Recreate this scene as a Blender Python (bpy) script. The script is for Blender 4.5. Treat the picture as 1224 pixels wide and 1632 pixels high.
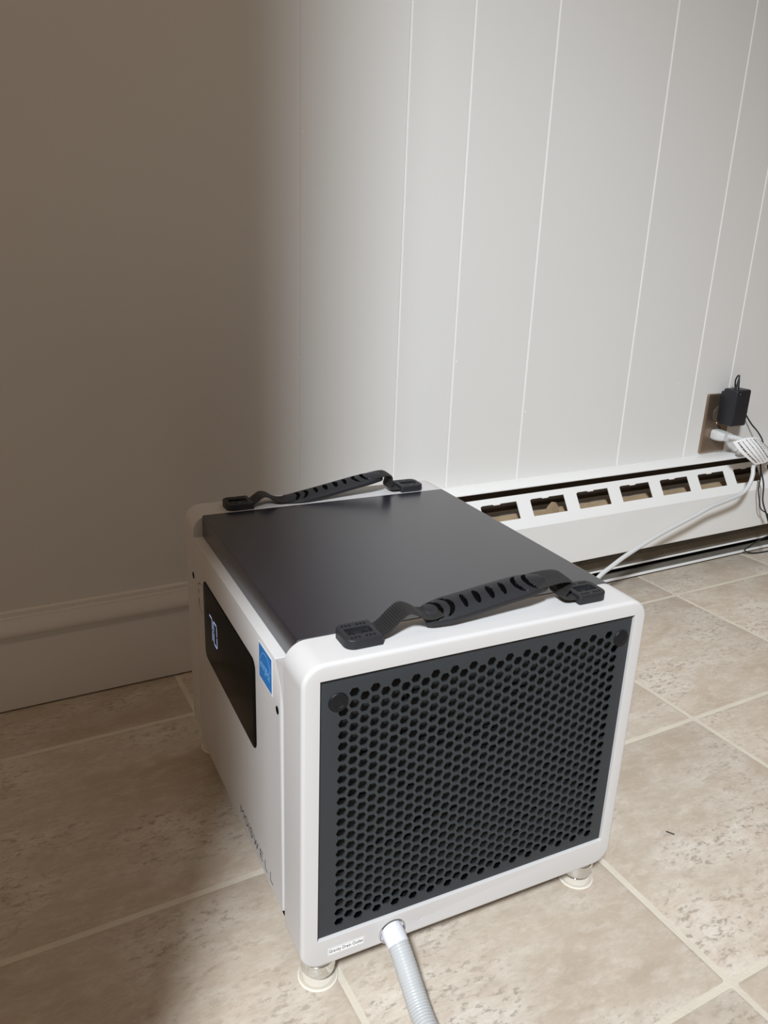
import bpy, bmesh, math, random
from mathutils import Vector, Matrix
random.seed(7)
for o in list(bpy.data.objects): bpy.data.objects.remove(o, do_unlink=True)
sc = bpy.context.scene
COL = sc.collection

# ------------------------------------------------------------ camera
RT = Vector((0.87857797, -0.47625123, 0.03585394))
UP = Vector((0.12386114, 0.29971133, 0.94595536))
FW = Vector((0.46125824, 0.82665463, -0.32230879))
cd = bpy.data.cameras.new('camera'); cam = bpy.data.objects.new('camera', cd); COL.objects.link(cam)
m = Matrix((RT, UP, -FW)).transposed().to_4x4(); m.translation = (0, 0, 0.6035192)
cam.matrix_world = m
cd.sensor_fit = 'VERTICAL'; cd.sensor_height = 36; cd.lens = 36 * 1244.83 / 1632
cd.clip_start = 0.02
sc.camera = cam

# ------------------------------------------------------------ world, lamp, exposure
w = bpy.data.worlds.new('room_glow'); sc.world = w; w.use_nodes = True
bg = w.node_tree.nodes['Background']; bg.inputs[0].default_value = (1.0, 0.74, 0.55, 1); bg.inputs[1].default_value = 0.135
ld = bpy.data.lights.new('ceiling_lamp', 'SPOT'); lamp = bpy.data.objects.new('ceiling_lamp', ld); COL.objects.link(lamp)
lamp.location = (-0.99, -1.10, 2.40)
ld.energy = 510; ld.color = (0.91, 0.985, 1.055); ld.shadow_soft_size = 0.185
ld.spot_size = math.radians(60); ld.spot_blend = 1.0
lamp.rotation_euler = (Vector((0.72, 0.42, 0.0)) - lamp.location).to_track_quat('-Z', 'Y').to_euler()
ad_ = bpy.data.lights.new('warm_fill_light', 'AREA'); a2 = bpy.data.objects.new('warm_fill_light', ad_); COL.objects.link(a2)  # added warm fill to lift the shaded left, no real lamp
ad_.shape = 'DISK'; ad_.size = .9; ad_.energy = 3.8; ad_.color = (1.0, .76, .54)
a2.location = (-.95, .55, 2.25); a2.rotation_euler = (Vector((0.0, .75, .1)) - a2.location).to_track_quat('-Z', 'Y').to_euler()
vs = sc.view_settings
vs.view_transform = 'Standard'; vs.look = 'None'; vs.exposure = 0.0; vs.gamma = 1.0; vs.use_curve_mapping = False

# ------------------------------------------------------------ helpers
def lin(r, g, b):
    f = lambda c: (c/255/12.92) if c/255 <= .04045 else ((c/255+.055)/1.055)**2.4
    return (f(r), f(g), f(b), 1)
def mat(name, col, rough=.5, metal=0., spec=.5, coat=0., trans=0., emit=None, es=1., bump=0., bscale=200., var=0., vscale=6., ior=1.45, croug=.1):
    m = bpy.data.materials.new(name); m.use_nodes = True
    nt = m.node_tree; b = nt.nodes['Principled BSDF']
    b.inputs['Base Color'].default_value = col if len(col) == 4 else (*col, 1)
    b.inputs['Roughness'].default_value = rough; b.inputs['Metallic'].default_value = metal
    b.inputs['Specular IOR Level'].default_value = spec; b.inputs['IOR'].default_value = ior
    b.inputs['Coat Weight'].default_value = coat; b.inputs['Coat Roughness'].default_value = croug
    b.inputs['Transmission Weight'].default_value = trans
    if emit: b.inputs['Emission Color'].default_value = emit; b.inputs['Emission Strength'].default_value = es
    tc = nt.nodes.new('ShaderNodeTexCoord')
    if bump:
        n = nt.nodes.new('ShaderNodeTexNoise'); n.inputs['Scale'].default_value = bscale; n.inputs['Detail'].default_value = 3
        bp = nt.nodes.new('ShaderNodeBump'); bp.inputs['Strength'].default_value = bump; bp.inputs['Distance'].default_value = .001
        nt.links.new(tc.outputs['Object'], n.inputs['Vector']); nt.links.new(n.outputs['Fac'], bp.inputs['Height']); nt.links.new(bp.outputs['Normal'], b.inputs['Normal'])
    n = nt.nodes.new('ShaderNodeTexNoise'); n.inputs['Scale'].default_value = vscale; n.inputs['Detail'].default_value = 4
    nt.links.new(tc.outputs['Object'], n.inputs['Vector'])
    mr = nt.nodes.new('ShaderNodeMapRange'); mr.inputs[1].default_value = .3; mr.inputs[2].default_value = .7
    mr.inputs[3].default_value = 1-var; mr.inputs[4].default_value = 1+var
    nt.links.new(n.outputs['Fac'], mr.inputs[0])
    mx = nt.nodes.new('ShaderNodeMix'); mx.data_type = 'RGBA'; mx.blend_type = 'MULTIPLY'; mx.inputs[0].default_value = 1
    mx.inputs[6].default_value = b.inputs['Base Color'].default_value
    nt.links.new(mr.outputs[0], mx.inputs[7]); nt.links.new(mx.outputs[2], b.inputs['Base Color'])
    return m

def tile_mat():
    m = bpy.data.materials.new('stone_look_tile'); m.use_nodes = True
    nt = m.node_tree; N = nt.nodes; L = nt.links; b = N['Principled BSDF']
    tc = N.new('ShaderNodeTexCoord'); oi = N.new('ShaderNodeObjectInfo')
    sh = N.new('ShaderNodeVectorMath'); sh.operation = 'SCALE'; sh.inputs[0].default_value = (37, 53, 11); L.new(oi.outputs['Random'], sh.inputs['Scale'])
    ad = N.new('ShaderNodeVectorMath'); ad.operation = 'ADD'; L.new(tc.outputs['Object'], ad.inputs[0]); L.new(sh.outputs[0], ad.inputs[1])
    mp = N.new('ShaderNodeMapping'); mp.inputs['Scale'].default_value = (.62, 1.25, 1); L.new(ad.outputs[0], mp.inputs['Vector'])
    def noise(s, d, r, dist=0., vec=None):
        n = N.new('ShaderNodeTexNoise'); n.inputs['Scale'].default_value = s; n.inputs['Detail'].default_value = d
        n.inputs['Roughness'].default_value = r; n.inputs['Distortion'].default_value = dist
        L.new((vec or mp).outputs[0], n.inputs['Vector']); return n
    def rng(src, a, b_, c, d):
        r = N.new('ShaderNodeMapRange'); r.inputs[1].default_value = a; r.inputs[2].default_value = b_; r.inputs[3].default_value = c; r.inputs[4].default_value = d
        L.new(src, r.inputs[0]); return r.outputs[0]
    def mix(f, A, B, mode='MIX'):
        x = N.new('ShaderNodeMix'); x.data_type = 'RGBA'; x.blend_type = mode
        if isinstance(f, float): x.inputs[0].default_value = f
        else: L.new(f, x.inputs[0])
        for i, v in ((6, A), (7, B)):
            if isinstance(v, tuple): x.inputs[i].default_value = v
            else: L.new(v, x.inputs[i])
        return x.outputs[2]
    big = noise(10, 6, .62, .2); med = noise(30, 6, .68, .3)
    c = mix(rng(big.outputs['Fac'], .38, .62, 0, 1), lin(184, 168, 149), lin(215, 205, 191))
    c = mix(rng(med.outputs['Fac'], .44, .62, 0, .7), c, lin(192, 175, 157))
    mot = noise(62, 6, .7, .2)
    c = mix(rng(mot.outputs['Fac'], .48, .66, 0, .5), c, lin(217, 207, 193))
    # wandering grey smudges, gathered in clusters
    cl = noise(10, 3, .5, .2); sp = noise(150, 6, .7, .3)
    mu = N.new('ShaderNodeMath'); mu.operation = 'MULTIPLY'
    L.new(rng(cl.outputs['Fac'], .44, .60, 0, 1), mu.inputs[0]); L.new(rng(sp.outputs['Fac'], .52, .62, 0, 1), mu.inputs[1])
    mu2 = N.new('ShaderNodeMath'); mu2.operation = 'MULTIPLY'; mu2.inputs[1].default_value = .62; L.new(mu.outputs[0], mu2.inputs[0])
    c = mix(mu2.outputs[0], c, lin(128, 113, 98))
    # pale veins
    ve = noise(13, 4, .6, .5); ab = N.new('ShaderNodeMath'); ab.operation = 'ABSOLUTE'
    su = N.new('ShaderNodeMath'); su.operation = 'SUBTRACT'; su.inputs[1].default_value = .5; L.new(ve.outputs['Fac'], su.inputs[0]); L.new(su.outputs[0], ab.inputs[0])
    c = mix(rng(ab.outputs[0], 0, .012, .16, 0), c, lin(228, 218, 203))
    fine = noise(240, 3, .6)
    c = mix(rng(fine.outputs['Fac'], .35, .7, 0, .22), c, lin(170, 154, 136))
    # slightly different shade from tile to tile
    br = N.new('ShaderNodeHueSaturation'); L.new(rng(oi.outputs['Random'], 0, 1, .94, 1.05), br.inputs['Value']); L.new(c, br.inputs['Color'])
    L.new(br.outputs[0], b.inputs['Base Color'])
    b.inputs['Roughness'].default_value = .5; b.inputs['Specular IOR Level'].default_value = .3
    bp = N.new('ShaderNodeBump'); bp.inputs['Strength'].default_value = .35; bp.inputs['Distance'].default_value = .0012
    L.new(med.outputs['Fac'], bp.inputs['Height']); L.new(bp.outputs['Normal'], b.inputs['Normal'])
    return m

def clear_mat():
    m = bpy.data.materials.new('clear_rubber'); m.use_nodes = True
    nt = m.node_tree; N = nt.nodes; b = N['Principled BSDF']; out = N['Material Output']
    b.inputs['Base Color'].default_value = lin(205, 204, 200); b.inputs['Roughness'].default_value = .06; b.inputs['Metallic'].default_value = .6
    tr = N.new('ShaderNodeBsdfTransparent'); tr.inputs[0].default_value = (.97, .965, .955, 1)
    fr = N.new('ShaderNodeLayerWeight'); fr.inputs[0].default_value = .35
    mr = N.new('ShaderNodeMapRange'); mr.inputs[3].default_value = .02; mr.inputs[4].default_value = .22; nt.links.new(fr.outputs['Facing'], mr.inputs[0])
    mx = N.new('ShaderNodeMixShader'); nt.links.new(mr.outputs[0], mx.inputs[0]); nt.links.new(tr.outputs[0], mx.inputs[1]); nt.links.new(b.outputs[0], mx.inputs[2])
    nt.links.new(mx.outputs[0], out.inputs['Surface']); return m

M = dict(
    wall=mat('wall_paint', lin(228, 226, 222), .5, spec=.3, var=.012, vscale=2.5, bump=.12, bscale=120),
    groove=mat('groove_paint', lin(236, 235, 232), .45, spec=.3),
    base=mat('baseboard_paint', lin(232, 229, 224), .4, spec=.4, var=.012),
    heater=mat('heater_enamel', lin(236, 235, 232), .38, spec=.4, var=.012, vscale=9),
    heatin=mat('heater_inner_shade', lin(60, 48, 38), .7, var=.2, vscale=30),
    tan=mat('heater_fibre_board', lin(176, 152, 122), .85, var=.12, vscale=40, bump=.4, bscale=90),
    galv=mat('dull_steel', lin(150, 143, 132), .45, metal=.6, var=.12, vscale=30),
    grout=mat('grout', lin(216, 206, 189), .85, var=.06, vscale=20, bump=.4, bscale=300),
    tile=tile_mat(),
    white=mat('white_powder_coat', lin(214, 211, 209), .42, spec=.4, bump=.03, bscale=900),
    dark=mat('charcoal_powder_coat', lin(28, 29, 40), .25, spec=1.0, ior=1.75, bump=.05, bscale=1200),
    vent=mat('charcoal_vent_steel', lin(55, 58, 61), .5, spec=.3, bump=.05, bscale=1200),
    filt=mat('dark_filter_mesh', lin(30, 33, 31), .8, var=.5, vscale=160),
    blk=mat('black_rubber', lin(42, 42, 45), .48, spec=.45, bump=.1, bscale=500),
    web=mat('black_webbing', lin(44, 43, 43), .5, spec=.6),
    cap=mat('black_plastic_cap', lin(22, 23, 26), .5, spec=.3),
    hole=mat('shade_and_ink_black', lin(9, 8, 8), .9, spec=.08),  # black for shade painted into recesses, also the lettering
    glass=mat('display_glass', lin(18, 17, 15), .2, spec=.08, ior=1.25, var=.25, vscale=60),
    led=mat('display_led', lin(150, 165, 200), .5, emit=lin(170, 190, 235), es=.62),
    ledoff=mat('display_dim_icon', lin(60, 62, 58), .5),
    ink=mat('dark_ink', lin(45, 40, 38), .6),
    gink=mat('grey_ink', lin(112, 98, 86), .6),
    blue=mat('blue_sticker_film', lin(40, 128, 205), .35, spec=.4, var=.05, vscale=60),
    sky=mat('pale_blue_ink', lin(130, 185, 230), .4),
    paper=mat('sticker_paper', lin(250, 250, 250), .45),
    chrome=mat('chrome', (.80, .82, .82), .09, metal=1., var=.05, vscale=100),
    clear=clear_mat(),
    hose=mat('translucent_hose', lin(202, 203, 203), .36, spec=.5, trans=.12, var=.02, vscale=80),
    collar=mat('white_hose_collar', lin(232, 231, 238), .35, spec=.5),
    cable=mat('white_cable_sheath', lin(206, 206, 205), .38, spec=.45),
    plate=mat('brushed_bronze_steel', lin(150, 132, 115), .33, metal=.85, var=.06, vscale=12, bump=.15, bscale=60),
    rim=mat('painted_caustic', lin(236, 228, 214), .3),  # bright caustic put into the colour
    recep=mat('brown_receptacle', lin(92, 78, 66), .4),
    adapter=mat('black_adapter_plastic', lin(36, 37, 41), .4, spec=.45, bump=.08, bscale=700),
    tag=mat('white_tag_film', lin(252, 252, 252), .35),
)

def link(name, me, material, parent=None, smooth=None, **props):
    o = bpy.data.objects.new(name, me); COL.objects.link(o)
    if material and not me.materials: me.materials.append(material)
    if smooth is not None:
        for p in me.polygons: p.use_smooth = True
        me.set_sharp_from_angle(angle=math.radians(smooth))
    if parent: o.parent = parent
    for k, v in props.items(): o[k] = v
    return o
def bmobj(name, bm, material, parent=None, smooth=None, **props):
    bmesh.ops.recalc_face_normals(bm, faces=bm.faces)
    me = bpy.data.meshes.new(name); bm.to_mesh(me); bm.free()
    return link(name, me, material, parent, smooth, **props)
def empty(name, loc, rz=0, **props):
    o = bpy.data.objects.new(name, None); COL.objects.link(o); o.location = loc; o.rotation_euler = (0, 0, rz); o.empty_display_size = .05
    for k, v in props.items(): o[k] = v
    return o
def add_box(bm, x0, x1, y0, y1, z0, z1, bevel=0, seg=2):
    r = bmesh.ops.create_cube(bm, size=1)
    vs_ = r['verts']
    for v in vs_: v.co = Vector((x0+(v.co.x+.5)*(x1-x0), y0+(v.co.y+.5)*(y1-y0), z0+(v.co.z+.5)*(z1-z0)))
    if bevel:
        es = list({e for v in vs_ for e in v.link_edges})
        bmesh.ops.bevel(bm, geom=es, offset=bevel, segments=seg, affect='EDGES', profile=.5)
def box(name, x0, x1, y0, y1, z0, z1, material, parent=None, bevel=0, seg=2, **props):
    bm = bmesh.new(); add_box(bm, x0, x1, y0, y1, z0, z1, bevel, seg)
    return bmobj(name, bm, material, parent, 35 if bevel else None, **props)
def prism(name, pts, axis, a, b, material, parent=None, smooth=30, bevel=0, **props):
    """closed profile pts (u,v) extruded along axis: 'x' -> (t,u,v), 'y' -> (u,t,v), 'z' -> (u,v,t)"""
    f = {'x': lambda t, u, v: (t, u, v), 'y': lambda t, u, v: (u, t, v), 'z': lambda t, u, v: (u, v, t)}[axis]
    bm = bmesh.new()
    A = [bm.verts.new(f(a, *p)) for p in pts]; B = [bm.verts.new(f(b, *p)) for p in pts]
    n = len(pts)
    for i in range(n): bm.faces.new((A[i], A[(i+1) % n], B[(i+1) % n], B[i]))
    bm.faces.new(A); bm.faces.new(B[::-1])
    if bevel: bmesh.ops.bevel(bm, geom=bm.edges[:], offset=bevel, segments=2, affect='EDGES')
    return bmobj(name, bm, material, parent, smooth, **props)
def rrect(x0, x1, z0, z1, r, n=8):
    """counter-clockwise rounded rectangle; r may be 4 radii (bl, br, tr, tl)"""
    rs = r if isinstance(r, (tuple, list)) else (r,)*4
    out = []
    for (cx, cz, a0, rr) in ((x0, z0, 180, rs[0]), (x1, z0, 270, rs[1]), (x1, z1, 0, rs[2]), (x0, z1, 90, rs[3])):
        ccx = cx + (rr if cx == x0 else -rr); ccz = cz + (rr if cz == z0 else -rr)
        for k in range(n+1 if rr > 0 else 1):
            a = math.radians(a0 + 90*k/n); out.append((ccx+rr*math.cos(a), ccz+rr*math.sin(a)))
    return out
def circ(cx, cz, r, n=32, ph=0): return [(cx+r*math.cos(2*math.pi*k/n+ph), cz+r*math.sin(2*math.pi*k/n+ph)) for k in range(n)]
def inset(loop, d):
    n = len(loop); out = []
    for i in range(n):
        p0, p1, p2 = Vector(loop[i-1]), Vector(loop[i]), Vector(loop[(i+1) % n])
        e1 = (p1-p0); e2 = (p2-p1)
        if e1.length < 1e-9 or e2.length < 1e-9: e1 = e2 = p2-p0
        e1.normalize(); e2.normalize()
        n1 = Vector((-e1.y, e1.x)); n2 = Vector((-e2.y, e2.x)); nn = (n1+n2); nn.normalize()
        k = 1/max(.5, nn.dot(n1)); out.append(tuple(p1+nn*d*k))
    return out
def plate(name, outer, holes, t0, t1, material, parent=None, f=0., fs=4, hf=0., fn=None, smooth=32, back=True, fb=0., **props):
    """solid plate: outline with holes in (u,v), from depth t0 (seen side) to t1; f rounds the outer rim at t0, hf the hole rims."""
    fn = fn or (lambda u, v, t: (u, t, v))
    bm = bmesh.new()
    def ring(loop, t): return [bm.verts.new(fn(p[0], p[1], t)) for p in loop]
    def bridge(A, B):
        n = len(A)
        for i in range(n):
            bm.faces.new((A[i], A[(i+1) % n], B[(i+1) % n], B[i]))
    sg = 1 if t1 > t0 else -1
    def wall(loop, f0, f1, sign):
        rings = []
        if f0 > 0:
            for k in range(fs+1):
                a = math.pi/2*k/fs
                rings.append(ring(inset(loop, sign*f0*(1-math.sin(a))), t0+sg*f0*(1-math.cos(a))))
        else: rings.append(ring(loop, t0))
        if f1 > 0:
            for k in range(fs+1):
                a = math.pi/2*k/fs
                rings.append(ring(inset(loop, sign*f1*(1-math.cos(a))), t1-sg*f1*(1-math.sin(a))))
        else: rings.append(ring(loop, t1))
        for A, B in zip(rings, rings[1:]): bridge(A, B)
        return rings[0], rings[-1]
    front, rear = [], []
    a, b = wall(outer, f, fb, 1); front.append(a); rear.append(b)
    for h in holes:
        a, b = wall(h, hf, 0, -1); front.append(a); rear.append(b)
    for rs in ((front, rear) if back else (front,)):
        es = []
        for R in rs:
            for i in range(len(R)):
                e = bm.edges.get((R[i], R[(i+1) % len(R)])) or bm.edges.new((R[i], R[(i+1) % len(R)])); es.append(e)
        bmesh.ops.triangle_fill(bm, use_beauty=True, use_dissolve=False, edges=es)
    return bmobj(name, bm, material, parent, smooth, **props)
def catmull(pts, n=8):
    P = [Vector(p) for p in pts]; P = [2*P[0]-P[1]] + P + [2*P[-1]-P[-2]]; out = []
    for i in range(1, len(P)-2):
        p0, p1, p2, p3 = P[i-1:i+3]
        for k in range(n):
            t = k/n
            out.append(.5*((2*p1)+(p2-p0)*t+(2*p0-5*p1+4*p2-p3)*t*t+(3*p1-p0-3*p2+p3)*t**3))
    out.append(P[-2].copy()); return out
def frames(path, up=Vector((0, 0, 1))):
    out = []
    T = (path[1]-path[0]).normalized(); S = T.cross(up)
    if S.length < 1e-4: S = T.cross(Vector((0, 1, 0)))
    S.normalize()
    for i, p in enumerate(path):
        a = path[max(0, i-1)]; b = path[min(len(path)-1, i+1)]; T = (b-a).normalized()
        S = (S - T*S.dot(T)).normalized(); out.append((p, T, S, S.cross(T)))
    return out
def tube(name, pts, r, material, parent=None, sides=14, n=8, rf=None, raw=False, **props):
    path = [Vector(p) for p in pts] if raw else catmull(pts, n)
    bm = bmesh.new(); rings = []
    fr = frames(path)
    for i, (p, T, S, U) in enumerate(fr):
        rr = rf(i/(len(fr)-1), i) if rf else r
        rings.append([bm.verts.new(p+S*rr*math.cos(2*math.pi*k/sides)+U*rr*math.sin(2*math.pi*k/sides)) for k in range(sides)])
    for A, B in zip(rings, rings[1:]):
        for k in range(sides): bm.faces.new((A[k], A[(k+1) % sides], B[(k+1) % sides], B[k]))
    bm.faces.new(rings[0][::-1]); bm.faces.new(rings[-1])
    return bmobj(name, bm, material, parent, 60, **props)
def lathe(name, prof, c, material, parent=None, n=40, axis='z', smooth=35, **props):
    bm = bmesh.new(); rings = []
    for r, h in prof:
        ring = []
        for k in range(n):
            a = 2*math.pi*k/n; u, v = r*math.cos(a), r*math.sin(a)
            ring.append(bm.verts.new((c[0]+u, c[1]+v, c[2]+h) if axis == 'z' else (c[0]+u, c[1]+h, c[2]+v)))
        rings.append(ring)
    for A, B in zip(rings, rings[1:]):
        for k in range(n): bm.faces.new((A[k], A[(k+1) % n], B[(k+1) % n], B[k]))
    bm.faces.new(rings[0]); bm.faces.new(rings[-1])
    return bmobj(name, bm, material, parent, smooth, **props)
def text_mesh(s, size, font_spacing=1.0):
    cu = bpy.data.curves.new('lettering', 'FONT'); cu.body = s; cu.size = size; cu.space_character = font_spacing
    cu.extrude = 0.00005; cu.resolution_u = 3
    o = bpy.data.objects.new('lettering', cu); COL.objects.link(o)
    dg = bpy.context.evaluated_depsgraph_get(); dg.update()
    me = bpy.data.meshes.new_from_object(o.evaluated_get(dg)); bpy.data.objects.remove(o, do_unlink=True)
    return me
def place_text(name, s, origin, ux, uy, width, height, material, parent, spacing=1.0, **props):
    """letters laid along ux with up uy, fitted to width x height"""
    me = text_mesh(s, .01, spacing)
    xs = [v.co.x for v in me.vertices]; ys = [v.co.y for v in me.vertices]
    x0, x1, y0, y1 = min(xs), max(xs), min(ys), max(ys)
    ux, uy = Vector(ux), Vector(uy); nz = ux.cross(uy)
    for v in me.vertices:
        v.co = Vector(origin)+ux*((v.co.x-x0)/(x1-x0)*width)+uy*((v.co.y-y0)/(y1-y0)*height)+nz*v.co.z
    return link(name, me, material, parent, **props)
def strokes(name, lines, origin, ux, uy, wdt, material, parent, lift=.00006, closed=False, **props):
    """pen strokes on a plane: each polyline becomes a thin flat bar"""
    bm = bmesh.new(); ux, uy = Vector(ux), Vector(uy); nz = ux.cross(uy); O = Vector(origin)
    for ln in lines:
        for a, b in zip(ln, ln[1:]):
            A = Vector(a); B = Vector(b); d = (B-A); 
            if d.length < 1e-9: continue
            d.normalize(); n = Vector((-d.y, d.x))*wdt/2; A2 = A-d*wdt*.5; B2 = B+d*wdt*.5
            q = [A2-n, B2-n, B2+n, A2+n]
            lo = [bm.verts.new(O+ux*p.x+uy*p.y) for p in q]; hi = [bm.verts.new(O+ux*p.x+uy*p.y+nz*lift) for p in q]
            bm.faces.new(hi); bm.faces.new(lo[::-1])
            for i in range(4): bm.faces.new((lo[i], lo[(i+1) % 4], hi[(i+1) % 4], hi[i]))
    return bmobj(name, bm, material, parent, **props)

# ------------------------------------------------------------ setting: floor and its tiles
YW = 1.0273
T = .3048; TX, TY = 1.1450, .9091
fl = box('floor', -2.2, 3.4, -2.2, YW+.03, -.03, -.0007, M['grout'], kind='structure')
GW = .0034
i0 = 0
for i in range(-8, 6):
    for j in range(-8, 1):
        xa = TX+i*T+GW; xb = TX+(i+1)*T-GW; ya = TY+j*T+GW; yb = min(TY+(j+1)*T-GW, YW)
        jx = random.uniform(-.0004, .0004)
        if xb > 2.9 or xa < -1.5: continue
        bm = bmesh.new()
        cx, cy = (xa+xb)/2, (ya+yb)/2
        loop = rrect(xa-cx, xb-cx, ya-cy, yb-cy, .003, 2)
        # slightly uneven rim, as on embossed vinyl stone
        A = [bm.verts.new((u, v, -.004)) for u, v in loop]; B = [bm.verts.new((u, v, -.0006)) for u, v in loop]
        C_ = [bm.verts.new((u, v, 0)) for u, v in inset(loop, .0022)]
        n = len(loop)
        for P_, Q in ((A, B), (B, C_)):
            for k in range(n): bm.faces.new((P_[k], P_[(k+1) % n], Q[(k+1) % n], Q[k]))
        bm.faces.new(C_); bm.faces.new(A[::-1])
        o = bmobj('tile', bm, M['tile'], fl, 40); o.location = (cx+jx, cy, 0)

# back wall: boards with V-grooves between them, on a backing
wb = box('wall_back', -2.2, 3.4, YW+.002, YW+.05, -.03, 2.44, M['groove'], kind='structure')
G = [-2.2, .4290, .5870, .6876, .8330, 1.0670, 1.2445, 1.3450, 1.60, 1.84, 2.1, 2.5, 3.4]
for a, b in zip(G, G[1:]):
    g = .0011; c_ = .0013
    if a == G[0]: ga = 0
    bm = bmesh.new()
    w0 = .0007 if abs(a-.4290) < 1e-6 else .0011
    pts = [(a+.0003, YW+.004), (a+.0003, YW+.0018), (a+.0018, YW), (b-.0018, YW), (b-.0003, YW+.0018), (b-.0003, YW+.004)]
    if a == G[1]: pts[0] = (a+.00012, YW+.004); pts[1] = (a+.00012, YW+.0001); pts[2] = (a+.0002, YW)
    if b == G[1]: pts[3] = (b-.0002, YW); pts[4] = (b-.00012, YW+.0001); pts[5] = (b-.00012, YW+.004)
    prism('board', pts, 'z', -.01, 2.44, M['wall'], wb, smooth=None)
for nx, nz in ((.6935, .4355), (.8401, .3462), (1.1988, .3767), (.4270, .4501), (.4315, .7386)):
    nh = lathe('nail_head', [(.0019, 0), (.0017, .0005), (.0008, .0007), (.0002, .0007)], (0, 0, 0), M['groove'], wb, n=12)
    nh.matrix_local = Matrix.Translation((nx, YW+.0002, nz)) @ Matrix.Rotation(math.pi/2, 4, 'X')
# unseen blocker added on the left, nearer than the unit; its end throws the soft shade
prism('shade_blocker_left', [(-.64, .22), (-.076, .22), (-.072, .224), (-.072, .276), (-.076, .28), (-.64, .28)], 'z', -.01, 2.44, M['wall'], kind='structure')

# baseboard left of the heater
bp = [(0, .0024), (.0125, .0024), (.0125, .0965), (.0118, .0985), (.0092, .0998), (.0090, .1035), (.0105, .1058), (.0140, .1075), (.0152, .1105), (.0148, .1150),
      (.0125, .1215), (.0095, .1272), (.0082, .1308), (.0080, .1325), (.0064, .1332), (.0060, .1392), (.0048, .1400), (0, .1400)]
prism('baseboard_back', [(YW-d, z) for d, z in bp], 'x', -2.2, .470, M['base'], smooth=50, kind='structure')

# ------------------------------------------------------------ baseboard heater
ht = empty('baseboard_heater', (.474, YW, 0), label='long white enamelled baseboard heater with square louvre openings along the wall', category='heater')
HX0, HX1 = 0.0, 2.6
def hp(name, pts, material, **k):      # profile in (distance from wall, z)
    return prism(name, [(-d, z) for d, z in pts], 'x', k.pop('x0', HX0), k.pop('x1', HX1), material, ht, smooth=30, **k)
hp('back_plate', [(0, .020), (.0012, .020), (.0012, .226), (0, .226)], M['heater'])
hp('top_flange', [(.0, .2292), (.003, .2296), (.0290, .2246), (.0300, .2238), (.0300, .2222), (.0290, .2222), (.0290, .2230), (.003, .2282), (0, .2282)], M['heater'])
# louvred front cover: sloping strip with square openings, then the tall lower face
A_ = Vector((-.0345, .2125)); B_ = Vector((-.0650, .1640)); SL = (B_-A_).length; dS = (B_-A_).normalized(); nS = Vector((dS.y, -dS.x))
if nS.x > 0: nS = -nS
def slope(u, v, t):  # u along the wall, v distance up from the crease, t depth inward
    p = B_-dS*v-nS*t
    return (u, p.x, p.y)
openings = []
k = -2
while True:
    x0 = .7315-.474+.1027*k; k += 1
    if x0 < .03: continue
    if x0 > HX1-.1: break
    x1 = x0+.0745
    v0, v1 = .0175, .0475
    xm = (x0+x1)/2-.012
    openings.append([(x0, v0), (x1, v0), (x1, v1), (xm+.016, v1), (xm+.014, v1-.0016), (xm+.002, v1-.0016), (xm, v1), (x0+.004, v1), (x0, v1-.002)])
plate('louvre_strip', [(HX0, 0), (HX1, 0), (HX1, SL), (HX0, SL)], openings, 0, .0012, M['heater'], ht, fn=slope, smooth=None)
hp('front_cover', [(.0650, .1640), (.0655, .1632), (.0625, .0815), (.0618, .0805), (.0520, .0820), (.0520, .0830), (.0612, .0818), (.0640, .1632), (.0637, .1640)], M['heater'])
hp('top_lip', [(.0345, .2125), (.0335, .2129), (.0300, .2118), (.0300, .2112), (.0335, .2122), (.0342, .2116)], M['heater'])
# inside: fibre board tray and a dark plate painting the shade behind the openings
hp('inner_tray', [(.0110, .1700), (.0560, .1600), (.0560, .1585), (.0110, .1680)], M['tan'])
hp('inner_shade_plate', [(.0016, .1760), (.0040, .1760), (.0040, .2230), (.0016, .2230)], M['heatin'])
fin_bm = bmesh.new()
for q in range(260):
    x = .02+q*.0098; add_box(fin_bm, x, x+.0005, -.050, -.008, .085, .150)
bmobj('fin_pack', fin_bm, M['galv'], ht, kind='stuff')
tube('heating_pipe', [(.0, -.028, .118), (1.3, -.028, .118), (2.6, -.028, .118)], .009, M['galv'], ht, sides=12, n=2)
# small crumpled piece of board standing in one opening
bm = bmesh.new()
o_ = [(.395, .1635), (.428, .1635), (.430, .180), (.422, .189), (.412, .191), (.404, .184)]
va = [bm.verts.new((u, -.036, z)) for u, z in o_]; vb = [bm.verts.new((u+.003, -.033, z)) for u, z in o_]
bm.faces.new(va); bm.faces.new(vb[::-1])
for i in range(6): bm.faces.new((va[i], va[(i+1) % 6], vb[(i+1) % 6], vb[i]))
bmobj('board_scrap', bm, M['tan'], ht)
# open foot of the heater: support channel, black bar painting the shade of the gap, bottom lip
hp('support_channel', [(.0060, .0300), (.0230, .0292), (.0240, .0298), (.0150, .0455), (.0060, .0480)], M['galv'])
hp('channel_edge', [(.0232, .0290), (.0252, .0290), (.0256, .0305), (.0238, .0322), (.0232, .0318)], M['heater'])
hp('gap_shade_bar', [(.0012, .0005), (.0205, .0005), (.0205, .0048), (.0090, .0060), (.0090, .0290), (.0012, .0290)], M['hole'])
hp('bottom_tray', [(.0092, .0062), (.0236, .0050), (.0236, .0070), (.0180, .0105), (.0092, .0135)], M['galv'])
hp('bottom_lip', [(.0232, .0044), (.0262, .0044), (.0268, .0052), (.0262, .0086), (.0250, .0092), (.0232, .0090)], M['heater'])
prism('end_cap', [(-d, z) for d, z in [(0, .0006), (.0640, .0006), (.0670, .1640), (.0340, .2200), (.031, .2250), (0, .2300)]], 'x', -.003, .0, M['heater'], ht, smooth=None)

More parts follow.
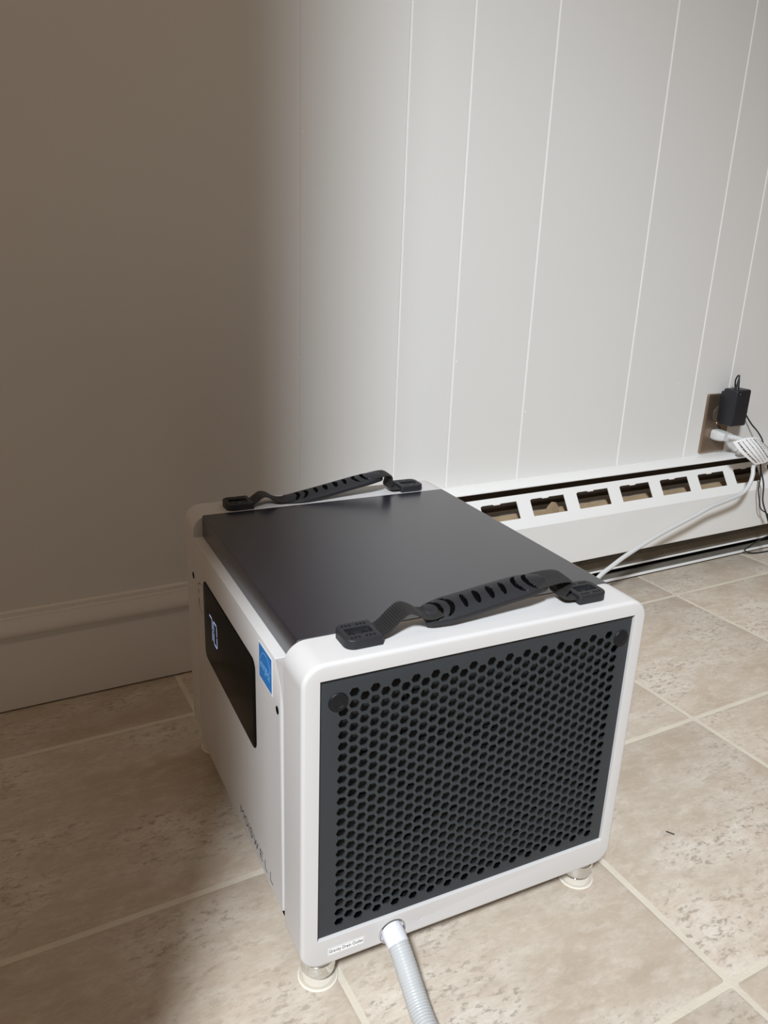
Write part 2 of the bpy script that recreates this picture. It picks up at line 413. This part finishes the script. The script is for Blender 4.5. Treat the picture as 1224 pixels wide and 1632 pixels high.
# ------------------------------------------------------------ dehumidifier
BA = -0.050463781
du = empty('dehumidifier', (.19052, .452608, 0), BA, label='white and charcoal portable dehumidifier with hexagon vent grille, standing on the tiles', category='dehumidifier')
Wd, Dp, Z0, Z1 = .3252, .3937, .0294, .3170
outl = rrect(0, Wd, Z0, Z1, .0185, 10)
open_ = [(.0144, .0580), (.3120, .0580), (.3120, .3030), (.0144, .3030)]
port = circ(.0838, .0405, .0128, 36)
pinh = circ(.1123, .0430, .0008, 8)
ef = plate('end_frame', outl, [open_, port, pinh], 0, .0410, M['white'], du, f=.0034, fs=5, hf=.00035)
bm = bmesh.new()   # small shoulder of the frame that meets the clipped corner of the side panel
pr = [(.0405, .2600), (.0470, .2755), (.0612, .2932), (.0405, .2995)]
va = [bm.verts.new((0.0, y, z)) for y, z in pr]; vb = [bm.verts.new((.0104, y, z)) for y, z in pr]
va[3].co.x = .0018
bm.faces.new(va); bm.faces.new(vb[::-1])
for i in range(4): bm.faces.new((va[i], va[(i+1) % 4], vb[(i+1) % 4], vb[i]))
bmobj('frame_shoulder', bm, M['white'], ef)
plate('end_frame', outl, [], Dp, .3480, M['white'], du, f=.0034, fs=5)
# charcoal cover
cv = rrect(.0105, .3148, .0300, .3176, (.002, .002, .0045, .0022), 5)
plate('body_cover', cv, [], .0412, .3478, M['dark'], du, f=.0)
# white side panel with its clipped upper corner
sp = [(.0478, .0520), (.3478, .0335), (.3478, .2932), (.0620, .2932), (.0478, .2752)]
sdp = plate('side_panel', sp, [circ(.0566, .2495, .0036, 20)], 0, .0104, M['white'], du, f=.0007, fs=2, fn=lambda u, v, t: (t, u, v))
box('panel_slot', .0004, .0100, .0440, .0500, .0508, .0522, M['hole'], sdp)
lathe('screw_hole_shade', [(.0035, 0), (.0035, .001)], (0, 0, 0), M['hole'], sdp, n=16).matrix_local = Matrix.Translation((-.0002, .0566, .2495)) @ Matrix.Rotation(math.pi/2, 4, 'Y')  # flat black disc paints the shade inside the screw hole
fh = lathe('screw_hole_shade', [(.0040, 0), (.0040, .0006)], (0, 0, 0), M['hole'], du, n=16); fh.matrix_local = Matrix.Translation((-.0003, .3560, .2450)) @ Matrix.Rotation(math.pi/2, 4, 'Y')  # same black disc for the shaded hole in the far frame
# display
dl = rrect(.1165, .3055, .1700, .2615, .0095, 6)
dsp = plate('display', dl, [], -.0011, .0006, M['glass'], du, f=.0007, fs=3, fn=lambda u, v, t: (t, u, v))
UXs, UZs = (0, -1, 0), (0, 0, 1)
def seg7(segs, y, z, wd, h, th):
    P = {'a': ((0, h), (wd, h)), 'b': ((wd, h), (wd, h/2)), 'c': ((wd, h/2), (wd, 0)), 'd': ((0, 0), (wd, 0)), 'e': ((0, 0), (0, h/2)), 'f': ((0, h/2), (0, h)), 'g': ((0, h/2), (wd, h/2))}
    out = []
    for s in segs:
        a, b = Vector(P[s][0]), Vector(P[s][1]); d = (b-a).normalized()*th*.9; out.append([tuple(a+d), tuple(b-d)])
    return out
strokes('display_digit', seg7('abc', 0, 0, .0118, .0255, .0018), (-.00112, .2800, .2058), UXs, UZs, .0019, M['led'], dsp, label='lit figure seven')
strokes('display_digit', seg7('abcdef', 0, 0, .0125, .0255, .0018), (-.00112, .2622, .2058), UXs, UZs, .0019, M['led'], dsp, label='lit figure zero')
for ic in ([(0, 0), (.006, .0)], [(.001, .004), (.005, .004)], [(0, .009), (.006, .009)], [(.012, .001), (.016, .005)], [(.012, .007), (.016, .002)], [(.03, .02), (.034, .02)]):
    strokes('display_icon', [ic], (-.00112, .2420, .1850), UXs, UZs, .0012, M['ledoff'], dsp)
# faint printed hints behind the display
strokes('printed_mark', [[(0, .012), (.010, .018), (.016, .018)], [(.000, -.011), (.016, -.017)], [(.002, .004), (.002, .008), (.005, .004)], [(.001, -.004), (.005, -.004), (.005, -.008), (.001, -.008), (.001, -.004)]],
        (-.00012, .3340, .2310), UXs, UZs, .0010, M['gink'], sdp)
# blue efficiency sticker
stk = plate('efficiency_sticker', [(.0688, .2545), (.1050, .2545), (.1050, .2885), (.0688, .2885)], [], -.00018, -.00002, M['paper'], du, fn=lambda u, v, t: (t, u, v), smooth=None, label='blue square sticker with a pale arc and star')
plate('sticker_face', [(.0700, .2557), (.1038, .2557), (.1038, .2873), (.0700, .2873)], [], -.00026, -.00018, M['blue'], stk, fn=lambda u, v, t: (t, u, v), smooth=None)
arc = [(.0338/2+.0145*math.cos(math.radians(a)), .0128+.0150*math.sin(math.radians(a))) for a in range(18, 166, 8)]
strokes('sticker_arc', [arc], (-.00027, .1038, .2557), UXs, UZs, .0009, M['sky'], stk)
star = []
for q in range(11):
    a = math.radians(90+36*q); r_ = .0042 if q % 2 == 0 else .0017; star.append((.0255+r_*math.cos(a), .0118+r_*math.sin(a)))
strokes('sticker_star', [star], (-.00027, .1038, .2557), UXs, UZs, .0007, M['sky'], stk)
place_text('sticker_lettering', 'energy', (-.00027, .1015, .2640), UXs, (0, -.12, .99), .0190, .0080, M['sky'], stk)
# maker's name low on the side panel: thin strokes with wide spacing
cap = .0088
def C(cx, cy, rx, ry, a0, a1, n=14): return [(cx+rx*math.cos(math.radians(a0+(a1-a0)*k/n)), cy+ry*math.sin(math.radians(a0+(a1-a0)*k/n))) for k in range(n+1)]
h = cap
L_ = []
L_ += [[(0, 0), (0, h), (.0042, h*.55), (.0095, h), (.0095, 0)]]                 # M
L_ += [C(.0185, h*.5, .0050, h*.5, 0, 360, 20)]                                   # O
L_ += [[(.0272, 0), (.0272, h)]]                                                  # I
L_ += [C(.0345, h*.74, .0036, h*.26, 20, 260, 10) + C(.0345, h*.26, .0040, h*.26, 90, -160, 10)]  # S
L_ += [[(.0430, h), (.0462, 0), (.0492, h*.85), (.0522, 0), (.0554, h)]]          # W
L_ += [[(.0688, h), (.0618, h), (.0618, 0), (.0688, 0)], [(.0618, h*.5), (.0680, h*.5)]]  # E
L_ += [[(.0765, h), (.0765, 0), (.0830, 0)]]                                      # L
L_ += [[(.0915, h), (.0915, 0), (.0980, 0)]]                                      # L
L_ = [[(u*1.06, v) for u, v in l] for l in L_]
strokes('brand_lettering', L_, (-.00008, .1778, .0575), UXs, (0, -.05, 1.0), .00105, M['hole'], sdp)

# vent grille with its hexagon holes
hexes = []
pit = .0101; dxh = .0087; hr = .0077/math.sqrt(3)
for c in range(31):
    x = .0344+c*dxh
    if c % 2 == 0:
        z0_, n_ = .0696, 22
    else: z0_, n_ = .0696+pit/2, 22
    for r in range(n_):
        if c == 0 and r > 20: continue
        if c == 30 and r > 20: continue
        hexes.append(circ(x, z0_+r*pit, hr, 6))
vp = plate('vent_panel', [(.0152, .0586), (.3115, .0586), (.3115, .3024), (.0152, .3024)], hexes, .0026, .0040, M['vent'], du, f=.0006, fs=2, smooth=25)
for cx in (.0298, .3008):
    lathe('screw_cap', [(.0080, .0002), (.0080, -.0004), (.0074, -.0012), (.0045, -.0016), (.0040, -.0012), (.0005, -.0012)], (cx, .0026, .2815), M['cap'], vp, axis='y', n=36)
box('grille_shade_sheet', .0148, .3116, .0042, .0400, .0582, .0590, M['hole'], du)  # black sheet added to paint shade over the lit opening floor
box('filter_mesh', .0150, .3118, .0135, .0150, .0584, .3026, M['filt'], du)
bm = bmesh.new()
random.seed(3)
for q in range(60):
    x = random.uniform(.03, .29); z = random.uniform(.07, .27); add_box(bm, x, x+random.uniform(.004, .03), .0105, .0134, z, z+.0012)
bmobj('filter_ribs', bm, M['filt'], du, kind='stuff')
# drain outlet: metal ring in the frame and the small paper label
lathe('port_seat', [(.0112, .0030), (.0112, .0022), (.0020, .0022), (.0020, .0030)], (.0838, 0, .0405), M['collar'], du, axis='y', n=40)
lathe('drain_port', [(.0128, .030), (.0128, -.0004), (.0122, -.0010), (.0114, -.0004), (.0112, .0015), (.0112, .030)], (.0838, 0, .0405), M['chrome'], du, axis='y', n=40)
lab = plate('outlet_label', [(.0238, .0392), (.0568, .0392), (.0568, .0470), (.0238, .0470)], [], -.00012, -.00001, M['paper'], du, smooth=None, label='small white paper label beside the drain outlet')
strokes('label_border', [[(.0006, .0006), (.0324, .0006), (.0324, .0072), (.0006, .0072), (.0006, .0006)]], (.0238, -.00012, .0392), (1, 0, 0), (0, 0, 1), .00018, M['gink'], lab)
place_text('label_lettering', 'Gravity Drain Outlet', (.0250, -.00018, .0408), (1, 0, 0), (0, 0, 1), .0306, .0044, M['ink'], lab)

# feet: chromed cup on a clear pad
for fx, fy in ((.0222, .0185), (.3030, .0185), (.0222, .375), (.3030, .375)):
    ft = lathe('foot', [(.0085, .0296), (.0085, .0262), (.0128, .0256), (.0148, .0240), (.0152, .0222), (.0152, .0165), (.0147, .0158), (.0147, .0120), (.0143, .0112), (.0100, .0110)], (fx, fy, 0), M['chrome'], du, label='chrome levelling foot')
    lathe('foot_pad', [(.0100, .0112), (.0146, .0112), (.0154, .0104), (.0158, .0060), (.0166, .0022), (.0100, .0003)], (fx, fy, 0), M['clear'], ft, label='clear round pad under the foot')
    lathe('pad_light_ring', [(.0166, .0012), (.0174, .0010), (.0176, .0006), (.0174, .0003), (.0166, .0002)], (fx, fy, 0), M['rim'], ft, label='pale painted ring of light round the clear pad')  # pale ring paints the bright caustic around the pad

# carrying handles
def ribbon(name, path, wd, th, material, parent, yc, rib=0., tilt=None, yoff=None, step=.00035):
    """strap swept along an x-z path, wd wide across y, with fine cross ribs"""
    P = catmull([(x, 0, z) for x, z in path], 12)
    # resample evenly
    L = [0]
    for a, b in zip(P, P[1:]): L.append(L[-1]+(b-a).length)
    n = int(L[-1]/step); Q = []; k = 0
    for i in range(n+1):
        s = L[-1]*i/n
        while k < len(L)-2 and L[k+1] < s: k += 1
        f = (s-L[k])/max(1e-9, L[k+1]-L[k]); Q.append(P[k].lerp(P[k+1], min(1, f)))
    bm = bmesh.new(); rings = []; m_ = 6
    for i, p in enumerate(Q):
        a = Q[max(0, i-1)]; b = Q[min(n, i+1)]; t = (b-a).normalized(); nn = Vector((-t.z, 0, t.x))
        u = i/n; tl = tilt(u) if tilt else 0.; yo = yoff(u) if yoff else 0.
        hgt = th/2 + rib*(.5+.5*math.sin(2*math.pi*L[-1]*u/.0021))
        side = Vector((0, 1, 0))*math.cos(tl)+nn*math.sin(tl); nr = nn*math.cos(tl)-Vector((0, 1, 0))*math.sin(tl)
        c = p+Vector((0, yc+yo, 0)); ring = []
        for q in range(m_+1): ring.append(bm.verts.new(c+side*wd*(q/m_-.5)+nr*hgt*(.55 if q in (0, m_) else 1)))
        for q in range(m_, -1, -1): ring.append(bm.verts.new(c+side*wd*(q/m_-.5)-nr*hgt*(.55 if q in (0, m_) else 1)))
        rings.append(ring)
    nR = len(rings[0])
    for A, B in zip(rings, rings[1:]):
        for q in range(nR): bm.faces.new((A[q], A[(q+1) % nR], B[(q+1) % nR], B[q]))
    bm.faces.new(rings[0]); bm.faces.new(rings[-1][::-1])
    return bmobj(name, bm, material, parent, 50)
def grip(name, path, yc, parent, tilt, w0=.0136):
    P = catmull([(x, 0, z) for x, z in path], 12); L = [0]
    for a, b in zip(P, P[1:]): L.append(L[-1]+(b-a).length)
    tot = L[-1]; n = int(tot/.0006); k = 0; m_ = 44
    def slot(s, t):   # s,t in metres from the centre of the grip; > 0 inside a slot
        best = -1
        for c0, kind in ((-.044, 1), (-.0335, 1), (-.0215, 2), (-.0095, 0), (.0035, 0), (.0155, 2), (.0275, -1), (.0385, -1)):
            if kind in (1, -1):
                rc = .0105; cx = c0-kind*rc; d = math.hypot(s-cx, t*1.0); ang = (s-cx)*kind/max(d, 1e-6)
                wdt = .0021*max(0, (ang-.25)/.75)
                v = wdt-abs(d-rc)
            else:
                wdt = .0026 if kind == 0 else .0022
                v = (1-((s-c0-t*.12)/wdt)**2-(t/.0075)**2)*wdt*.7
            best = max(best, v)
        return best
    bm = bmesh.new(); rings = []; flags = []
    for i in range(n+1):
        s = tot*i/n
        while k < len(L)-2 and L[k+1] < s: k += 1
        f = (s-L[k])/max(1e-9, L[k+1]-L[k]); p = P[k].lerp(P[k+1], min(1, f))
        t_ = (P[min(k+1, len(P)-1)]-P[k]).normalized(); nn = Vector((-t_.z, 0, t_.x))
        u = i/n; e = min(u, 1-u)*tot
        ww = w0*(.62+.38*min(1, e/.022)**.6)*(1 if e > .004 else .86+.035*e/.001)
        tl = tilt(u)
        side = Vector((0, 1, 0))*math.cos(tl)+nn*math.sin(tl); nr = nn*math.cos(tl)-Vector((0, 1, 0))*math.sin(tl)
        c = p+Vector((0, yc, 0)); ring = []
        thk = .0034*min(1, .35+e/.006); fl_ = []
        for q in range(m_+1):
            v = q/m_*2-1
            crown = thk*(1-.55*v*v) if abs(v) < .92 else thk*(1-.55*v*v)*math.sqrt(max(0, 1-((abs(v)-.92)/.08)**2))*.9+.0001
            sv = slot(s-tot/2, v*ww)
            dz = 0 if sv <= 0 else -.0042*min(1, sv/.0005)
            fl_.append(dz < -.002)
            ring.append(bm.verts.new(c+side*ww*v+nr*(crown+dz-.0022*v*v)))
        for q in range(8, -1, -1):
            v = q/8*2-1
            ring.append(bm.verts.new(c+side*ww*v*.97+nr*(-.0026*(1-.3*v*v)-.0030*v*v)))
        rings.append(ring); flags.append(fl_)
    nR = len(rings[0])
    for A, B, fa, fb_ in zip(rings, rings[1:], flags, flags[1:]):
        for q in range(nR):
            f_ = bm.faces.new((A[q], A[(q+1) % nR], B[(q+1) % nR], B[q]))
            if q < m_ and (fa[q] or fa[q+1] or fb_[q] or fb_[q+1]): f_.material_index = 1  # slot faces painted black to deepen their shade
    bm.faces.new(rings[0]); bm.faces.new(rings[-1][::-1])
    o = bmobj(name, bm, M['blk'], parent, 40); o.data.materials.append(M['hole']); return o
def pad(x0, x1, yc, flip, parent):
    hw = .0148
    r = (.0015, .0080, .0080, .0015) if flip else (.0080, .0015, .0015, .0080)
    ol = rrect(x0, x1, yc-hw, yc+hw, r, 6)
    fnz = lambda u, v, t: (u, v, t)
    b = plate('handle_pad', ol, [], .3218, .3172, M['blk'], parent, fn=fnz)
    xm = (x0+x1)/2; s = -1 if flip else 1
    holes = [rrect(xm-.0105, xm+.0105, yc-.0052, yc+.0052, .0015, 3)]
    for q in range(7):
        xx = xm-.0105+q*.0031
        if q == 3: continue
        holes.append([(xx, yc-.0112), (xx+.0019, yc-.0112), (xx+.0019, yc-.0082), (xx, yc-.0082)])
        holes.append([(xx, yc+.0082), (xx+.0019, yc+.0082), (xx+.0019, yc+.0112), (xx, yc+.0112)])
    plate('pad_top', ol, holes, .3248, .3218, M['blk'], b, f=.0012, fs=3, fn=fnz)
    for dx in (-.0055, .0055):
        lathe('rivet', [(.0028, 0), (.0026, .0010), (.0016, .0018), (.0004, .0020)], (xm+dx, yc, .3217), M['cap'], b, n=14)
    return b
def handle(yc, pathL, gpath, pathR, tiltf, yoffR, lab_):
    h_ = empty('carry_handle', (0, 0, 0)); h_.parent = du; h_['label'] = lab_
    pad(.0400, .0705, yc, False, h_); pad(.2570, .2880, yc, True, h_)
    ribbon('strap', pathL, .0225, .0012, M['web'], h_, yc, rib=.0010)
    ribbon('strap', pathR, .0225, .0012, M['web'], h_, yc, rib=.0009, tilt=yoffR)
    grip('grip', gpath, yc, h_, tiltf)
handle(.0262, [(.064, .3205), (.071, .3215), (.078, .3255), (.086, .3325), (.0935, .3368), (.101, .3345), (.108, .3300), (.116, .3285), (.124, .3300)],
       [(.111, .3275), (.125, .3295), (.150, .3325), (.175, .3358), (.200, .3388), (.216, .3400), (.228, .3398)],
       [(.214, .3395), (.226, .3408), (.238, .3412), (.2470, .3400), (.2500, .3365), (.2470, .3315), (.2430, .3270), (.2460, .3232), (.2530, .3216), (.2600, .3210), (.266, .3206)],
       lambda u: .34-.14*u, lambda u: .17*max(0, 1-u*1.4), 'black carrying handle on the vent side, its strap folded over at the right')
handle(.3660, [(.064, .3205), (.070, .3210), (.076, .3245), (.083, .3288), (.0895, .3278), (.096, .3235), (.103, .3205), (.112, .3200), (.122, .3210)],
       [(.108, .3205), (.125, .3215), (.150, .3255), (.175, .3300), (.200, .3345), (.222, .3378), (.234, .3390)],
       [(.222, .3380), (.233, .3396), (.2415, .3396), (.2455, .3360), (.2450, .3290), (.2440, .3235), (.2485, .3210), (.2560, .3205), (.262, .3205)],
       lambda u: .10, lambda u: .05*max(0, 1-u*1.4), 'black carrying handle at the far end, arching above the white frame')

# ------------------------------------------------------------ drain hose
def loc(x, y, z):
    c, s = math.cos(BA), math.sin(BA); return (.19052+c*x-s*y, .452608+s*x+c*y, z)
hs = [loc(*p) for p in [(.0838, .022, .0420), (.0838, .008, .0415), (.0838, -.004, .0398), (.0840, -.0155, .0355), (.0838, -.0290, .0275), (.0832, -.0430, .0195), (.0822, -.0580, .0135), (.0808, -.0760, .0108), (.0800, -.1000, .0100), (.0800, -.1350, .0100), (.082, -.180, .0100)]]
path = catmull(hs, 44)
hsm = path[int(len(path)*.235):]
hose = tube('drain_hose', hsm, .0086, M['hose'], sides=28, raw=True, rf=lambda u, i: .0094+.00016*math.sin(i*2*math.pi/7.0),
            label='translucent ribbed drain hose running from the outlet onto the tiles', category='hose')
tube('hose_collar', path[int(len(path)*.02):int(len(path)*.275)], .0092, M['collar'], hose, sides=28, raw=True, rf=lambda u, i: .0100-.0003*u, label='smooth white collar')

# ------------------------------------------------------------ outlet, plugs and cords
PX0, PX1 = 1.2850, 1.3560
pl = empty('wall_outlet', (1.3205, YW, .2935), label='brushed metal outlet plate on the panelled wall above the heater', category='outlet')
def pfn(u, v, t): return (u, -t, v)
plate('cover_plate', rrect(-.0355, .0355, -.0592, .0592, .003, 4), [circ(0, .0195, .0165, 24), circ(0, -.0195, .0165, 24)], .0052, .0002, M['plate'], pl, f=.0028, fs=4, fn=pfn)
for s in (1, -1):
    lathe('receptacle', [(.0163, 0), (.0163, -.0050), (.0157, -.0056), (.002, -.0056)], (0, -.0002, s*.0195), M['recep'], pl, axis='y', n=24)
lathe('plate_screw', [(.0030, 0), (.0030, -.0058), (.0024, -.0066), (.0005, -.0066)], (0, 0, 0), M['plate'], pl, axis='y', n=14)
# black adapter in the upper socket
ad = empty('power_adapter', (1.332, YW-.006, .331), label='black plug-in power adapter in the upper outlet socket, thin black cord', category='adapter')
bm = bmesh.new(); add_box(bm, -.0205, .0215, -.0400, -.0075, -.0365, .0350, .0042, 3)
bmobj('adapter_case', bm, M['adapter'], ad, 40)
bm = bmesh.new(); add_box(bm, -.0160, .0160, -.0078, .0, -.0300, .0280, .002, 2)
bmobj('adapter_base', bm, M['adapter'], ad, 40)
lathe('indicator_led', [(.0013, 0), (.0013, -.0004), (.0004, -.0006)], (-.0115, -.0400, .0270), M['gink'], ad, axis='y', n=10)
def A(x, y, z): return (x-1.332, y-(YW-.006), z-.331)
tube('strain_relief', [A(1.320, .990, .3640), A(1.3205, .9905, .3730), A(1.3215, .991, .3860)], .003, M['adapter'], ad, sides=12, rf=lambda u, i: .0048-.0028*u)
tube('adapter_cord', [A(1.3215, .991, .3850), A(1.3220, .992, .3925), A(1.3250, .998, .3900), A(1.3320, 1.006, .3790), A(1.3480, 1.014, .3620), A(1.3740, 1.017, .3380), A(1.3930, 1.017, .3110), A(1.4120, 1.012, .2880), A(1.4220, 1.000, .2720), A(1.4150, .980, .2560),
                      A(1.3900, .960, .2370), A(1.3800, .950, .2150), A(1.3920, .945, .1810), A(1.3930, .940, .1470), A(1.4080, .938, .1200), A(1.4200, .936, .0980), A(1.4330, .9340, .0740), A(1.4250, .950, .0560), A(1.4300, .975, .0300), A(1.4450, .994, .0120), A(1.47, .990, .0035), A(1.52, .985, .0025)],
     .0015, M['adapter'], ad, sides=8, n=8)
tube('adapter_cord', [A(1.3850, .955, .2180), A(1.3880, .9520, .1950), A(1.3840, .9480, .1700), A(1.3900, .945, .1450), A(1.3980, .944, .1280), A(1.4170, .940, .1150), A(1.4240, .938, .0980)], .0013, M['adapter'], ad, sides=8, n=8)

# white plug and cable of the dehumidifier
pc = empty('power_cable', (1.318, YW-.0055, .272), label='white power cable hanging from the lower outlet socket to the dehumidifier, with a printed tag', category='cable')
def K(x, y, z): return (x-1.318, y-(YW-.0055), z-.272)
bm = bmesh.new()
vsq = []
for (y, hx0, hx1, hz) in ((0, -.0115, .0125, .0100), (-.008, -.0115, .0135, .0105), (-.020, -.0100, .0160, .0092), (-.028, -.0060, .0190, .0070)):
    lp = rrect(hx0, hx1, -hz, hz, min(hz*.6, .006), 4)
    vsq.append([bm.verts.new((u, y, v-y*-.05)) for u, v in lp])
for a, b in zip(vsq, vsq[1:]):
    for i in range(len(a)): bm.faces.new((a[i], a[(i+1) % len(a)], b[(i+1) % len(b)], b[i]))
bm.faces.new(vsq[0]); bm.faces.new(vsq[-1][::-1])
bmobj('plug', bm, M['cable'], pc, 50)
tube('strain_relief', [K(1.325, .999, .2715), K(1.334, .990, .2705), K(1.346, .980, .2680), K(1.356, .973, .2650)], .006, M['cable'], pc, sides=16, n=10, rf=lambda u, i: .0062-.0016*u+.0006*math.sin(i*2.1))
tube('cable_loop', [K(1.352, .976, .2660), K(1.372, .966, .2600), K(1.400, .955, .2520), K(1.432, .952, .2520), K(1.452, .960, .2420), K(1.440, .972, .2300), K(1.410, .965, .2240), K(1.380, .955, .2270), K(1.3520, .944, .2270), K(1.3358, .9350, .2225), K(1.3313, .9300, .2110), K(1.3230, .9270, .1937), K(1.3036, .9250, .1778), K(1.2630, .9250, .1685), K(1.2200, .9250, .1612), K(1.1840, .9250, .1500), K(1.1480, .9250, .1400), K(1.1100, .9250, .1295), K(1.0625, .9230, .1155), K(1.0082, .9200, .0975), K(.9723, .9170, .0831), K(.9489, .9150, .0729), K(.90, .905, .048), K(.82, .885, .022), K(.72, .90, .0045), K(.62, .92, .0042), K(.55, .92, .0060), K(.51, .885, .0150), K(.475, .860, .0400)],
     .0040, M['cable'], pc, sides=14, n=10, label='white round cable')
# second white lead hanging behind the tag
tube('cable_bend', [K(1.352, .978, .2620), K(1.362, .985, .2500), K(1.366, .993, .2380), K(1.376, .996, .2340), K(1.396, .992, .2390), K(1.412, .984, .2480)], .0058, M['cable'], pc, sides=14, n=10)
# printed tag folded round the cable
tq = [[(1.2680, .9400, .2790), (1.2850, .9350, .2610), (1.3080, .9320, .2450), (1.3390, .9340, .2285)],
      [(1.2960, .9330, .2860), (1.3130, .9270, .2700), (1.3340, .9250, .2520), (1.3600, .9280, .2330)],
      [(1.3300, .9360, .2830), (1.3450, .9300, .2690), (1.3640, .9290, .2540), (1.3850, .9320, .2380)],
      [(1.3640, .9480, .2700), (1.3760, .9420, .2600), (1.3940, .9400, .2500), (1.4130, .9430, .2390)]]
def tagp(u, v):
    cols = [catmull(c, 6) for c in tq]
    def ev(c, v): f = v*(len(c)-1); i = min(int(f), len(c)-2); return c[i].lerp(c[i+1], f-i)
    pts = [ev(c, v) for c in cols]; cc = catmull(pts, 6); return ev(cc, u)
def tagn(u, v):
    e = .02; a = tagp(min(1, u+e), v)-tagp(max(0, u-e), v); b = tagp(u, min(1, v+e))-tagp(u, max(0, v-e)); n = a.cross(b).normalized()
    return n if n.y < 0 else -n
bm = bmesh.new(); nu = nv = 14
g1 = [[bm.verts.new(Vector(K(*(tagp(i/nu, j/nv)+tagn(i/nu, j/nv)*.0002)))) for j in range(nv+1)] for i in range(nu+1)]
g2 = [[bm.verts.new(Vector(K(*(tagp(i/nu, j/nv)-tagn(i/nu, j/nv)*.0002)))) for j in range(nv+1)] for i in range(nu+1)]
for i in range(nu):
    for j in range(nv):
        bm.faces.new((g1[i][j], g1[i+1][j], g1[i+1][j+1], g1[i][j+1])); bm.faces.new((g2[i][j], g2[i][j+1], g2[i+1][j+1], g2[i+1][j]))
rim1 = [g1[i][0] for i in range(nu+1)]+[g1[nu][j] for j in range(1, nv+1)]+[g1[i][nv] for i in range(nu-1, -1, -1)]+[g1[0][j] for j in range(nv-1, 0, -1)]
rim2 = [g2[i][0] for i in range(nu+1)]+[g2[nu][j] for j in range(1, nv+1)]+[g2[i][nv] for i in range(nu-1, -1, -1)]+[g2[0][j] for j in range(nv-1, 0, -1)]
for i in range(len(rim1)): bm.faces.new((rim1[i], rim1[(i+1) % len(rim1)], rim2[(i+1) % len(rim1)], rim2[i]))
tg = bmobj('printed_tag', bm, M['tag'], pc, 60, label='white folded tag covered in small print')
bm = bmesh.new(); random.seed(11)
for r in range(9):       # lines of small print, too small to read
    u0 = .08+r*.10; bold = r in (0, 4, 7); v = .05+random.uniform(0, .05)
    while v < .93:
        lv = random.uniform(.012, .035) if not bold else random.uniform(.02, .05)
        if r == 5 and v > .5: break
        q = [(u0, v), (u0, min(.95, v+lv)), (u0+(.034 if bold else .018), min(.95, v+lv)), (u0+(.034 if bold else .018), v)]
        n_ = tagn(u0, v+lv/2)
        lo = [bm.verts.new(Vector(K(*(tagp(a, b)+n_*.00022)))) for a, b in q]; hi = [bm.verts.new(Vector(K(*(tagp(a, b)+n_*.0005)))) for a, b in q]
        bm.faces.new(hi); bm.faces.new(lo[::-1])
        for i in range(4): bm.faces.new((lo[i], lo[(i+1) % 4], hi[(i+1) % 4], hi[i]))
        v += lv+random.uniform(.010, .03)
bmobj('tag_print', bm, M['ink'], tg, kind='stuff')

# ------------------------------------------------------------ specks
bm = bmesh.new(); add_box(bm, -.0045, .0045, -.0008, .0008, 0, .0009, .0003, 1)
o = bmobj('splinter', bm, M['ink'], None, label='tiny dark splinter lying alone on the tile right of the dehumidifier', category='debris'); o.location = (.6328, .4572, .0001); o.rotation_euler = (0, 0, math.radians(-58))
